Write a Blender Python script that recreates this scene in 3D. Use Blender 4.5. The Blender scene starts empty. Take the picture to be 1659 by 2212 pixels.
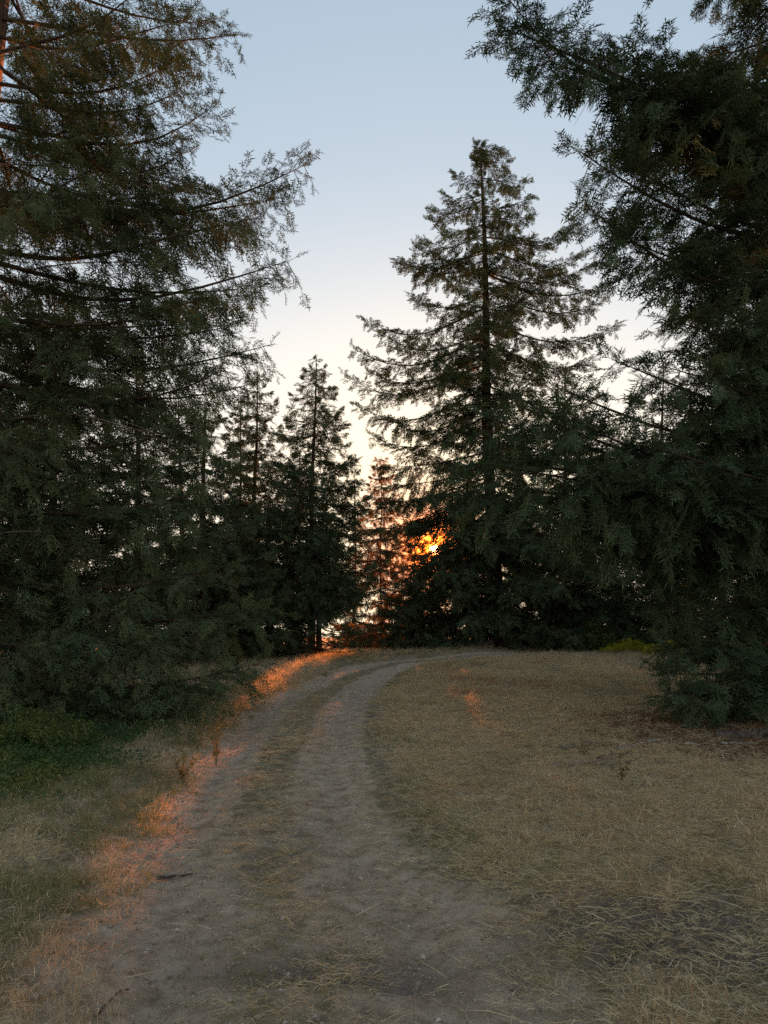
import bpy, math
import numpy as np
from mathutils import Vector

S = bpy.context.scene
C = S.collection
PI = math.pi
rng = np.random.default_rng(11)

# ------------------------------------------------------------------ camera
CAM_Z = 1.6
PITCH = math.radians(9.95)
cam_d = bpy.data.cameras.new('camera')
cam = bpy.data.objects.new('camera', cam_d)
C.objects.link(cam)
cam.location = (0, 0, CAM_Z)
cam.rotation_euler = (PI / 2 + PITCH, 0, 0)
cam_d.sensor_fit = 'VERTICAL'
cam_d.angle = 2 * math.atan(1106 / 1533)
cam_d.clip_start = 0.05
cam_d.clip_end = 8000
S.camera = cam

# ------------------------------------------------------------------ sky, sun, exposure
SUN_EL = math.radians(6.9)
SUN_AZ = math.radians(4.07)          # from +Y towards +X
SKY_STRENGTH = 0.15
SUN_STRENGTH = 5.0
SUN_COLOR = (1.0, 0.27, 0.075)
EXPOSURE = 2.25
sun_dir = Vector((math.sin(SUN_AZ) * math.cos(SUN_EL), math.cos(SUN_AZ) * math.cos(SUN_EL), math.sin(SUN_EL)))

W = bpy.data.worlds.new('World')
S.world = W
W.use_nodes = True
wn, wl = W.node_tree.nodes, W.node_tree.links
wn.clear()


def wnode(t, **k):
    n = wn.new(t)
    for a, b in k.items():
        setattr(n, a, b)
    return n


sky = wnode('ShaderNodeTexSky', sky_type='NISHITA', sun_disc=False)
sky.sun_elevation = SUN_EL
sky.sun_rotation = SUN_AZ
sky.altitude = 200
sky.air_density = 1.0
sky.dust_density = 0.7
sky.ozone_density = 1.0
tc = wnode('ShaderNodeTexCoord')
dot = wnode('ShaderNodeVectorMath', operation='DOT_PRODUCT')
dot.inputs[1].default_value = sun_dir
wl.new(tc.outputs['Generated'], dot.inputs[0])
clampn = wnode('ShaderNodeMath', operation='MAXIMUM')
clampn.inputs[1].default_value = 0.0
wl.new(dot.outputs['Value'], clampn.inputs[0])
bg = wnode('ShaderNodeBackground')
bg.inputs['Strength'].default_value = SKY_STRENGTH
# tone curve lifting the dimmer sky: evens out the sky's brightness, keeps its colours
gam = wnode('ShaderNodeGamma')
gam.inputs['Gamma'].default_value = 0.34
hsv = wnode('ShaderNodeHueSaturation')
hsv.inputs['Saturation'].default_value = 1.65
hsv.inputs['Value'].default_value = .77
wl.new(sky.outputs['Color'], gam.inputs['Color'])
wl.new(gam.outputs['Color'], hsv.inputs['Color'])
# pale evening haze lying along the horizon
sep_d = wnode('ShaderNodeSeparateXYZ')
wl.new(tc.outputs['Generated'], sep_d.inputs[0])
hz = wnode('ShaderNodeMapRange', interpolation_type='SMOOTHSTEP')
for i_, v_ in zip((1, 2, 3, 4), (-.02, .60, .92, 0.)):
    hz.inputs[i_].default_value = v_
wl.new(sep_d.outputs['Z'], hz.inputs[0])
hmix = wnode('ShaderNodeMix', data_type='RGBA')
wl.new(hz.outputs[0], hmix.inputs[0])
wl.new(hsv.outputs['Color'], hmix.inputs[6])
hmix.inputs[7].default_value = (1.90, 1.62, 1.28, 1)
wl.new(hmix.outputs[2], bg.inputs['Color'])
last = bg.outputs[0]
# the reddened air close round the low sun, and the sun's own disc
aur = wnode('ShaderNodeMath', operation='POWER')
aur.inputs[1].default_value = 520.0
wl.new(clampn.outputs[0], aur.inputs[0])
amix = wnode('ShaderNodeMix', data_type='RGBA')
wl.new(aur.outputs[0], amix.inputs[0])
aur2 = wnode('ShaderNodeMath', operation='POWER')
aur2.inputs[1].default_value = 60.0
wl.new(clampn.outputs[0], aur2.inputs[0])
wide = wnode('ShaderNodeMix', data_type='RGBA')
aurk = wnode('ShaderNodeMath', operation='MULTIPLY')
aurk.inputs[1].default_value = .35
wl.new(aur2.outputs[0], aurk.inputs[0])
wl.new(aurk.outputs[0], wide.inputs[0])
wl.new(hmix.outputs[2], wide.inputs[6])
wide.inputs[7].default_value = (2.9, 2.05, .95, 1)
wl.new(wide.outputs[2], amix.inputs[6])
amix.inputs[7].default_value = (3.4, .62, .03, 1)
wl.new(amix.outputs[2], bg.inputs['Color'])
disc = wnode('ShaderNodeMath', operation='POWER')
disc.inputs[1].default_value = 150000.0
wl.new(clampn.outputs[0], disc.inputs[0])
dml = wnode('ShaderNodeMath', operation='MULTIPLY')
dml.inputs[1].default_value = 25.0
wl.new(disc.outputs[0], dml.inputs[0])
b2 = wnode('ShaderNodeBackground')
b2.inputs['Color'].default_value = (1.0, .62, .22, 1)
wl.new(dml.outputs[0], b2.inputs['Strength'])
core = wnode('ShaderNodeMath', operation='POWER')
core.inputs[1].default_value = 2400.0
wl.new(clampn.outputs[0], core.inputs[0])
cml = wnode('ShaderNodeMath', operation='MULTIPLY')
cml.inputs[1].default_value = 2.2
wl.new(core.outputs[0], cml.inputs[0])
b3 = wnode('ShaderNodeBackground')
b3.inputs['Color'].default_value = (1.0, .17, .012, 1)
wl.new(cml.outputs[0], b3.inputs['Strength'])
last = bg.outputs[0]
for b_ in (b2, b3):
    ad = wnode('ShaderNodeAddShader')
    wl.new(last, ad.inputs[0])
    wl.new(b_.outputs[0], ad.inputs[1])
    last = ad.outputs[0]
wo = wnode('ShaderNodeOutputWorld')
wl.new(last, wo.inputs['Surface'])

sd = bpy.data.lights.new('sun', 'SUN')
sd.energy = SUN_STRENGTH
sd.color = SUN_COLOR
sd.angle = math.radians(0.5)
sun = bpy.data.objects.new('sun', sd)
C.objects.link(sun)
sun.location = (0, 0, 60)
sun.rotation_euler = (-sun_dir).to_track_quat('-Z', 'Y').to_euler()

S.view_settings.view_transform = 'Standard'
S.view_settings.look = 'None'
S.view_settings.exposure = EXPOSURE
S.view_settings.gamma = 1.0
S.view_settings.use_curve_mapping = False
S.render.engine = 'CYCLES'
S.cycles.max_bounces = 8
S.cycles.diffuse_bounces = 5
S.cycles.glossy_bounces = 2
S.cycles.transmission_bounces = 3
S.cycles.use_denoising = False
S.cycles.sample_clamp_indirect = 4.0
S.cycles.use_adaptive_sampling = False


# ------------------------------------------------------------------ helpers
def at(px, py, Y):
    """World point at depth Y that the photograph (1659 x 2212) shows at px, py."""
    u, v = (px - 829.5) / 1533.0, (1106 - py) / 1533.0
    dy = math.cos(PITCH) - math.sin(PITCH) * v
    dz = math.sin(PITCH) + math.cos(PITCH) * v
    return np.array((u / dy * Y, Y, CAM_Z + dz / dy * Y))


def hash2(ix, iy, seed):
    h = (ix.astype(np.int64) * 374761393 + iy.astype(np.int64) * 668265263 + seed * 974711) & 0xFFFFFFFF
    h = ((h ^ (h >> 13)) * 1274126177) & 0xFFFFFFFF
    h = h ^ (h >> 16)
    return (h & 0xFFFFFF) / float(0xFFFFFF)


def noise2(x, y, seed=0):
    ix, iy = np.floor(x), np.floor(y)
    fx, fy = x - ix, y - iy
    fx, fy = fx * fx * (3 - 2 * fx), fy * fy * (3 - 2 * fy)
    a, b = hash2(ix, iy, seed), hash2(ix + 1, iy, seed)
    c, d = hash2(ix, iy + 1, seed), hash2(ix + 1, iy + 1, seed)
    return (a + (b - a) * fx) * (1 - fy) + (c + (d - c) * fx) * fy


def fbm(x, y, seed=0, o=3):
    s, a, t = 0, 0.5, 0
    for k in range(o):
        s = s + a * noise2(x * 2 ** k, y * 2 ** k, seed + k * 17)
        t += a
        a *= 0.5
    return s / t


def smooth(a, b, x):
    t = np.clip((x - a) / (b - a), 0, 1)
    return t * t * (3 - 2 * t)


# path centreline
PATH = np.array([(-.1, -8), (-.1, -3), (-.1, 0), (-.3, 3.2), (-.75, 5), (-1.03, 6.6), (-1.3, 10), (-1.28, 14.3), (-.8, 19),
                 (.2, 24), (2.2, 28), (5, 30.6), (9, 32.6), (15, 34.5), (22, 38)], float)


def catmull(P, n):
    out = []
    for i in range(1, len(P) - 2):
        p0, p1, p2, p3 = P[i - 1], P[i], P[i + 1], P[i + 2]
        for t in np.linspace(0, 1, n, endpoint=False):
            out.append(.5 * ((2 * p1) + (-p0 + p2) * t + (2 * p0 - 5 * p1 + 4 * p2 - p3) * t * t + (-p0 + 3 * p1 - 3 * p2 + p3) * t ** 3))
    return np.array(out)


PC = catmull(PATH, 14)
PT = np.gradient(PC, axis=0)
PT /= np.linalg.norm(PT, axis=1)[:, None]
PS = np.concatenate(([0], np.cumsum(np.linalg.norm(np.diff(PC, axis=0), axis=1))))


def path_coords(x, y):
    """Signed distance from the path's centreline (right positive) and distance along it."""
    x, y = np.atleast_1d(x).ravel(), np.atleast_1d(y).ravel()
    d = np.empty(len(x))
    s = np.empty(len(x))
    for a in range(0, len(x), 40000):
        X, Y = x[a:a + 40000, None], y[a:a + 40000, None]
        q = (X - PC[None, :, 0]) ** 2 + (Y - PC[None, :, 1]) ** 2
        k = q.argmin(1)
        dx, dy = X[:, 0] - PC[k, 0], Y[:, 0] - PC[k, 1]
        along = dx * PT[k, 0] + dy * PT[k, 1]
        lat = dx * PT[k, 1] - dy * PT[k, 0]
        far = np.sqrt(q[np.arange(len(k)), k])
        d[a:a + 40000] = np.where(np.abs(lat) > .6 * far, lat, np.sign(lat + 1e-9) * far)
        s[a:a + 40000] = PS[k] + along
    return d, s


def furrow_mask(x, y):
    n = fbm(x * 2.4, y * 3.2, 19, 2)
    a = np.exp(-((x - 1.45) / .70) ** 2 - ((y - 3.85) / .70) ** 2)
    b = np.exp(-((x + .25) / .75) ** 2 - ((y - 3.45) / .6) ** 2) * .8 * smooth(.3, .6, noise2(x * .8 + 3, y * 5, 27))
    c = np.exp(-((x + .75) / .45) ** 2 - ((y - 5.4) / 1.0) ** 2) * .7
    return a * smooth(.2, .5, n), b * smooth(.15, .45, n), c * smooth(.25, .5, n)


def furrows(x, y):
    """Cleat furrows that a heavy machine has pressed into the near ground."""
    a, b, c = furrow_mask(x, y)
    w = .25 * noise2(x * 3, y * 3, 23)
    return 0.050 * a * np.sin((y * .88 - x * .47 + w) * 2 * PI / .27) + .016 * (b + c) * np.sin((y * .95 - x * .30 + w) * 2 * PI / .21)


def terrain(x, y, d=None):
    sh = np.shape(x)
    x = np.atleast_1d(np.asarray(x, float)).ravel()
    y = np.atleast_1d(np.asarray(y, float)).ravel()
    if d is None:
        d, _ = path_coords(x, y)
    yc = np.clip(y, -40, 30)
    z = .03 * yc
    u = np.clip(y - 30, 0, None)
    # crest, then down the far side, then level land far below
    z = z + np.where(u < 10, .03 * u - .0055 * u * u, -.25 - .08 * (u - 10) * np.exp(-np.clip(u - 10, 0, 400) / 90))
    near = np.exp(-np.clip(y - 45, 0, None) / 30)
    z = z + near * (fbm(x * .22, y * .22, 3) - .5) * .22 + near * (fbm(x * 1.3, y * 1.3, 5) - .5) * .07
    pw = np.exp(-(np.clip(np.abs(d) - 1.0, 0, None) / .35) ** 2)
    z = z - .07 * pw
    for c in (-.64, .62):
        z = z - .045 * np.exp(-((d - c) / .21) ** 2)
    z = z + .05 * np.exp(-((d + 1.75) / .4) ** 2)
    # clods and furrows of the near ground
    f = smooth(26, 9, y)
    z = z + f * ((fbm(x * 4.5, y * 4.5, 13, 2) - .5) * .014 + (noise2(x * 15, y * 15, 15) - .5) * .009 + (noise2(x * 31, y * 31, 16) - .5) * .008)
    z = z + furrows(x, y)
    return z.reshape(sh) if sh else float(z[0])


def mesh_np(name, V, F, smooth_shade=False):
    """Mesh from a vertex array and a list of face index arrays (triangles, quads)."""
    me = bpy.data.meshes.new(name)
    V = np.asarray(V, np.float32)
    me.vertices.add(len(V))
    me.vertices.foreach_set('co', V.ravel())
    idx = np.concatenate([f.ravel() for f in F]).astype(np.int32)
    tot = np.concatenate([np.full(len(f), f.shape[1], np.int32) for f in F])
    start = np.concatenate(([0], np.cumsum(tot)[:-1])).astype(np.int32)
    me.loops.add(len(idx))
    me.loops.foreach_set('vertex_index', idx)
    me.polygons.add(len(tot))
    me.polygons.foreach_set('loop_start', start)
    me.polygons.foreach_set('loop_total', tot)
    me.polygons.foreach_set('use_smooth', np.full(len(tot), smooth_shade))
    me.update(calc_edges=True)
    me.validate()
    return me


def link(name, me, mat=None, parent=None, **props):
    o = bpy.data.objects.new(name, me)
    C.objects.link(o)
    if mat is not None and me is not None and not me.materials:
        me.materials.append(mat)
    if parent is not None:
        o.parent = parent
        o.matrix_parent_inverse = parent_inv(parent)
    for k, v in props.items():
        o[k] = v
    return o


def parent_inv(p):
    from mathutils import Matrix
    return Matrix.LocRotScale(p.location, p.rotation_euler, p.scale).inverted() if p.parent is None else \
        (Matrix.LocRotScale(p.parent.location, p.parent.rotation_euler, p.parent.scale)).inverted()


def thing(name, label, cat, loc, group=None):
    o = bpy.data.objects.new(name, None)
    C.objects.link(o)
    o.location = [float(v) for v in loc]
    o.empty_display_size = .2
    o['label'] = label
    o['category'] = cat
    if group:
        o['group'] = group
    return o


def fattr(me, name, vals):
    a = me.attributes.new(name, 'FLOAT', 'POINT')
    a.data.foreach_set('value', np.asarray(vals, np.float32))


def norm(v):
    return v / np.maximum(np.linalg.norm(v, axis=-1, keepdims=True), 1e-9)


def tubes(P, R, n):
    """K tubes along P (K,M,3) with radii R (K,M): vertices and quads."""
    K, M, _ = P.shape
    T = norm(np.gradient(P, axis=1))
    ref = np.where(np.abs(T[:, :, 2:3]) > .8, np.array([1., 0, 0]), np.array([0, 0, 1.]))
    A = norm(np.cross(T, ref))
    B = np.cross(T, A)
    ang = np.arange(n) / n * 2 * PI
    V = P[:, :, None, :] + R[:, :, None, None] * (A[:, :, None, :] * np.cos(ang)[None, None, :, None] + B[:, :, None, :] * np.sin(ang)[None, None, :, None])
    k, m, j = np.meshgrid(np.arange(K), np.arange(M - 1), np.arange(n), indexing='ij')
    b = (k * M + m) * n
    j2 = (j + 1) % n
    F = np.stack((b + j, b + j2, b + n + j2, b + n + j), -1).reshape(-1, 4)
    return V.reshape(-1, 3), F


# ------------------------------------------------------------------ materials
def mat(name):
    m = bpy.data.materials.new(name)
    m.use_nodes = True
    nt = m.node_tree
    nt.nodes.clear()
    out = nt.nodes.new('ShaderNodeOutputMaterial')

    def nd(t, **k):
        n = nt.nodes.new(t)
        for a, b in k.items():
            setattr(n, a, b)
        return n
    return m, nd, nt.links, out


def ramp(nd, stops):
    r = nd('ShaderNodeValToRGB')
    e = r.color_ramp.elements
    while len(e) < len(stops):
        e.new(.5)
    for el, (p, c) in zip(e, stops):
        el.position = p
        el.color = (*c, 1)
    return r


def leaf_material(name, stops, trans=.35, attr='tint', attr_type='INSTANCER', own='bl', rough=.6, tgain=1.25, spec=.25, own_gain=.22):
    m, nd, L, out = mat(name)
    a = nd('ShaderNodeAttribute', attribute_name=attr, attribute_type=attr_type)
    b = nd('ShaderNodeAttribute', attribute_name=own, attribute_type='GEOMETRY')
    ad = nd('ShaderNodeMath', operation='MULTIPLY_ADD')
    ad.inputs[1].default_value = own_gain
    L.new(b.outputs['Fac'], ad.inputs[0])
    L.new(a.outputs['Fac'], ad.inputs[2])
    r = ramp(nd, stops)
    L.new(ad.outputs[0], r.inputs[0])
    p = nd('ShaderNodeBsdfPrincipled')
    p.inputs['Roughness'].default_value = rough
    p.inputs['Specular IOR Level'].default_value = spec
    L.new(r.outputs[0], p.inputs['Base Color'])
    t = nd('ShaderNodeBsdfTranslucent')
    g = nd('ShaderNodeMix', data_type='RGBA', blend_type='MULTIPLY')
    g.inputs[0].default_value = 1
    g.inputs[7].default_value = (tgain, tgain, tgain * .7, 1)
    L.new(r.outputs[0], g.inputs[6])
    L.new(g.outputs[2], t.inputs['Color'])
    mx = nd('ShaderNodeMixShader')
    mx.inputs[0].default_value = trans
    L.new(p.outputs[0], mx.inputs[1])
    L.new(t.outputs[0], mx.inputs[2])
    L.new(mx.outputs[0], out.inputs[0])
    return m


M_NEEDLE = leaf_material('redwood_needles', [(0, (.032, .056, .032)), (.14, (.060, .090, .050)), (.32, (.082, .112, .060)), (.66, (.105, .120, .060)), (.80, (.15, .105, .058)), (1, (.13, .09, .055))], .06, spec=.0)
M_RUST = leaf_material('rusty_needles', [(0, (.09, .085, .04)), (.5, (.16, .095, .04)), (1, (.22, .10, .04))], .5)
M_DRY = leaf_material('dry_grass_blades', [(0, (.17, .155, .085)), (.22, (.28, .20, .12)), (.5, (.50, .385, .25)), (.8, (.70, .58, .42)), (1, (.40, .23, .13))], .50, rough=.7, tgain=1.0, own_gain=.40)
M_GREEN = leaf_material('green_grass_blades', [(0, (.095, .135, .05)), (.5, (.18, .195, .08)), (1, (.32, .28, .13))], .4, rough=.55)
M_STRAW = leaf_material('loose_straw', [(0, (.20, .16, .095)), (.5, (.45, .37, .22)), (1, (.66, .57, .39))], .15, rough=.6, tgain=1.0)
M_NEEDLE_LITTER = leaf_material('fallen_needles', [(0, (.055, .028, .016)), (.5, (.13, .062, .032)), (1, (.20, .13, .08))], .1, rough=.8, tgain=1.0)
M_COVER = leaf_material('ground_cover_leaves', [(0, (.04, .085, .036)), (.5, (.065, .115, .036)), (1, (.15, .16, .04))], .4)
M_BRACKEN = leaf_material('yellow_bracken_leaves', [(0, (.19, .23, .02)), (.5, (.34, .33, .03)), (1, (.42, .32, .05))], .45)
M_CRUMB = leaf_material('soil_clods', [(0, (.10, .08, .06)), (.5, (.27, .21, .16)), (1, (.50, .44, .38))], .0, rough=.9, own_gain=.5)
M_WEED = leaf_material('weed_leaves', [(0, (.10, .10, .035)), (.5, (.22, .16, .06)), (1, (.34, .22, .08))], .45)


def bark_material(name, c1, c2, scale=6.0):
    m, nd, L, out = mat(name)
    t = nd('ShaderNodeTexCoord')
    mp = nd('ShaderNodeMapping')
    mp.inputs['Scale'].default_value = (scale, scale, scale * .16)
    L.new(t.outputs['Object'], mp.inputs[0])
    n = nd('ShaderNodeTexNoise')
    n.inputs['Scale'].default_value = 2.2
    n.inputs['Detail'].default_value = 6
    L.new(mp.outputs[0], n.inputs[0])
    r = ramp(nd, [(.32, c1), (.68, c2)])
    L.new(n.outputs[0], r.inputs[0])
    p = nd('ShaderNodeBsdfPrincipled')
    p.inputs['Roughness'].default_value = .9
    p.inputs['Specular IOR Level'].default_value = .15
    L.new(r.outputs[0], p.inputs['Base Color'])
    b = nd('ShaderNodeBump')
    b.inputs['Strength'].default_value = .8
    b.inputs['Distance'].default_value = .03
    L.new(n.outputs[0], b.inputs['Height'])
    L.new(b.outputs[0], p.inputs['Normal'])
    L.new(p.outputs[0], out.inputs[0])
    return m


M_BARK = bark_material('redwood_bark', (.030, .018, .012), (.085, .055, .040))
M_LIMB = bark_material('limb_bark', (.028, .019, .014), (.070, .050, .038), 14)
M_PALE = bark_material('weathered_wood', (.13, .11, .095), (.36, .33, .30), 10)
M_TWIG = bark_material('dead_twig', (.10, .08, .06), (.26, .22, .18), 20)
M_DARKLOG = bark_material('dark_log_bark', (.035, .026, .022), (.12, .10, .085), 9)


def ground_material(name, is_path):
    m, nd, L, out = mat(name)

    def attr(n):
        return nd('ShaderNodeAttribute', attribute_name=n, attribute_type='GEOMETRY').outputs['Fac']

    def noise(scale, detail=5, rough=.6, src=None):
        n = nd('ShaderNodeTexNoise')
        n.inputs['Scale'].default_value = scale
        n.inputs['Detail'].default_value = detail
        n.inputs['Roughness'].default_value = rough
        L.new(src or t.outputs['Object'], n.inputs[0])
        return n.outputs[0]

    def mixc(f, a, b):
        x = nd('ShaderNodeMix', data_type='RGBA')
        L.new(f, x.inputs[0])
        L.new(a, x.inputs[6])
        L.new(b, x.inputs[7])
        return x.outputs[2]

    def mr(v, lo, hi, a=0., b=1.):
        x = nd('ShaderNodeMapRange')
        for i, q in zip((1, 2, 3, 4), (lo, hi, a, b)):
            x.inputs[i].default_value = q
        L.new(v, x.inputs[0])
        return x.outputs[0]

    def add(a, b, k=1.):
        x = nd('ShaderNodeMath', operation='MULTIPLY_ADD')
        L.new(b, x.inputs[0])
        x.inputs[1].default_value = k
        L.new(a, x.inputs[2])
        return x.outputs[0]
    t = nd('ShaderNodeTexCoord')
    fine = noise(38, 6, .7)
    mid = noise(7, 5)
    big = noise(1.1, 4)
    # soil: dusty grey brown with paler and darker flecks
    soil = ramp(nd, [(.15, (.18, .130, .090)), (.42, (.40, .300, .212)), (.62, (.50, .385, .280)), (.85, (.60, .50, .39))])
    grit = noise(120, 4, .75)
    L.new(add(add(mr(mid, .3, .7, -.16, .34), fine, .35), grit, .45), soil.inputs[0])
    thatch = ramp(nd, [(.2, (.10, .080, .055)), (.5, (.24, .19, .125)), (.8, (.40, .33, .22))])
    L.new(add(mr(mid, .3, .7, .0, .6), fine, .45), thatch.inputs[0])
    green = ramp(nd, [(.3, (.085, .090, .045)), (.7, (.16, .155, .08))])
    L.new(fine, green.inputs[0])
    red = ramp(nd, [(.3, (.045, .024, .015)), (.7, (.14, .072, .042))])
    L.new(fine, red.inputs[0])
    # ragged edge between worn soil and thatch
    worn = mr(add(add(attr('worn'), mid, .4), fine, .2), .52, .80)
    col = mixc(worn, thatch.outputs[0], soil.outputs[0])
    col = mixc(mr(add(attr('lush'), mid, .5), .55, 1.0, 0, .9), col, green.outputs[0])
    col = mixc(mr(add(attr('litter'), mid, .5), .55, 1.0, 0, .9), col, red.outputs[0])
    # darker damp soil patches on the worn ground
    damp = nd('ShaderNodeMix', data_type='RGBA', blend_type='MIX')
    L.new(mr(add(attr('turned'), mid, .6), .50, .85, 0, .85), damp.inputs[0])
    L.new(col, damp.inputs[6])
    turned = ramp(nd, [(.25, (.075, .060, .048)), (.5, (.14, .112, .090)), (.75, (.25, .205, .165))])
    L.new(fine, turned.inputs[0])
    L.new(turned.outputs[0], damp.inputs[7])
    p = nd('ShaderNodeBsdfPrincipled')
    p.inputs['Roughness'].default_value = .95
    p.inputs['Specular IOR Level'].default_value = .1
    L.new(damp.outputs[2], p.inputs['Base Color'])
    h = add(add(fine, mid, 1.2), grit, .8)
    if is_path:
        # tyre cleats pressed across the left wheel rut
        w = nd('ShaderNodeMath', operation='SINE')
        sc = nd('ShaderNodeMath', operation='MULTIPLY')
        sc.inputs[1].default_value = 2 * PI / .16
        L.new(add(attr('along'), mid, .10), sc.inputs[0])
        L.new(sc.outputs[0], w.inputs[0])
        k = nd('ShaderNodeMath', operation='MULTIPLY')
        L.new(w.outputs[0], k.inputs[0])
        L.new(attr('tread'), k.inputs[1])
        h = add(h, k.outputs[0], .55)
    b = nd('ShaderNodeBump')
    b.inputs['Strength'].default_value = .9
    b.inputs['Distance'].default_value = .022
    L.new(h, b.inputs['Height'])
    L.new(b.outputs[0], p.inputs['Normal'])
    L.new(p.outputs[0], out.inputs[0])
    return m


M_GROUND = ground_material('meadow_ground', False)
M_PATH = ground_material('dirt_track', True)

# ------------------------------------------------------------------ ground and path
rows = np.concatenate((np.linspace(-45, 1.2, 16), np.geomspace(1.6, 62, 560), np.geomspace(66, 3500, 46)))
cs = np.linspace(-1, 1, 470)
ext = np.geomspace(1.12, 90, 18)
cols = np.concatenate((-ext[::-1], cs, ext))
wid = np.where(rows < 62, .74 * np.abs(rows) + 2.8, .74 * 62 + 2.8 + (rows - 62) * .5)
GX = cols[None, :] * wid[:, None]
GY = np.repeat(rows[:, None], len(cols), 1)
gd, gs = path_coords(GX.ravel(), GY.ravel())
GZ = terrain(GX.ravel(), GY.ravel(), gd)
nr, nc = GX.shape
GV = np.stack((GX.ravel(), GY.ravel(), GZ), -1)
ii, jj = np.meshgrid(np.arange(nr - 1), np.arange(nc - 1), indexing='ij')
q = (ii * nc + jj).ravel()
GF = np.stack((q, q + 1, q + nc + 1, q + nc), -1)
half_l = 1.18 + .9 * np.exp(-np.clip(GV[:, 1] - 1, 0, None) / 4) * .25
edge = np.abs(gd) + (fbm(GV[:, 0] * 1.6, GV[:, 1] * 1.6, 21) - .5) * .5
inside = (edge < half_l) & (GV[:, 1] < 60)
fin = inside[GF].sum(1) >= 2


def worn_of(x, y, d):
    """How bare the ground is: the two wheel ruts, less the strip between them."""
    rut = np.maximum(np.exp(-((d + .66) / .40) ** 4), np.exp(-((d - .62) / .40) ** 4))
    fore = np.exp(-(np.clip(np.abs(d) - .9, 0, None) / .4) ** 2) * smooth(9, 3, y) * .8
    return np.clip(np.maximum(rut, fore) + (fbm(x * .9, y * .9, 41) - .5) * .35, 0, 1)


def lush_of(x, y, d):
    left = smooth(5.6, 7.5, y) * smooth(-2.5, -3.5, x) * smooth(16, 12, y)
    patch = smooth(.55, .72, fbm(x * .45, y * .45, 9)) * .5
    strip = np.exp(-(d / .3) ** 2) * .3
    return np.clip(left + patch * smooth(1.0, 1.5, np.abs(d)) + strip, 0, 1)


def litter_of(x, y):
    r = np.hypot((x - 6.6) / 3.6, (y - 10.3) / 2.9)
    l = np.hypot((x + 8.5) / 5.0, (y - 13) / 4.5)
    return np.clip(smooth(1.25, .55, r) + .8 * smooth(1.0, .5, l), 0, 1)


def add_ground(name, faces, m, label_kind):
    used = np.unique(faces)
    remap = np.full(len(GV), -1)
    remap[used] = np.arange(len(used))
    me = mesh_np(name, GV[used], [remap[faces]], True)
    x, y, d = GV[used, 0], GV[used, 1], gd[used]
    fattr(me, 'worn', worn_of(x, y, d))
    fattr(me, 'lush', lush_of(x, y, d))
    fattr(me, 'litter', litter_of(x, y))
    fa, fb, fc = furrow_mask(x, y)
    fattr(me, 'turned', np.clip(fa * .75 + fb * .75 + fc * .7 + .5 * smooth(.64, .74, fbm(x * .9, y * .9, 29)) * smooth(9, 4, y) * smooth(1.4, .6, np.abs(d)), 0, 1))
    fattr(me, 'along', gs[used])
    fattr(me, 'tread', np.exp(-((d + .62) / .2) ** 2) * smooth(4.5, 6.5, y) * (fbm(x * .5, y * .5, 77) > .42))
    return link(name, me, m, kind=label_kind)


add_ground('ground', GF[~fin], M_GROUND, 'structure')
add_ground('path', GF[fin], M_PATH, 'structure')


# ------------------------------------------------------------------ leafy pieces that crowns and turf are made of
def proto(name, V, F, bl, m):
    me = mesh_np(name, V, F)
    fattr(me, 'bl', bl)
    me.materials.append(m)
    return bpy.data.objects.new(name, me)       # source of a crown's sprays: never linked to the scene


def blades(base, d, up, length, width, fold=.25):
    """Folded lance-shaped blades as two triangles each."""
    side = norm(np.cross(up, d))
    mid = base + d * (length * .42)[:, None]
    lift = up * (width * fold)[:, None]
    V = np.stack((base, mid - side * (width / 2)[:, None] + lift, base + d * length[:, None], mid + side * (width / 2)[:, None] + lift), 1)
    n = len(base)
    k = np.arange(n)[:, None] * 4
    F = np.concatenate((k + np.array([[0, 2, 1]]), k + np.array([[0, 3, 2]])))
    return V.reshape(-1, 3), F


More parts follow.
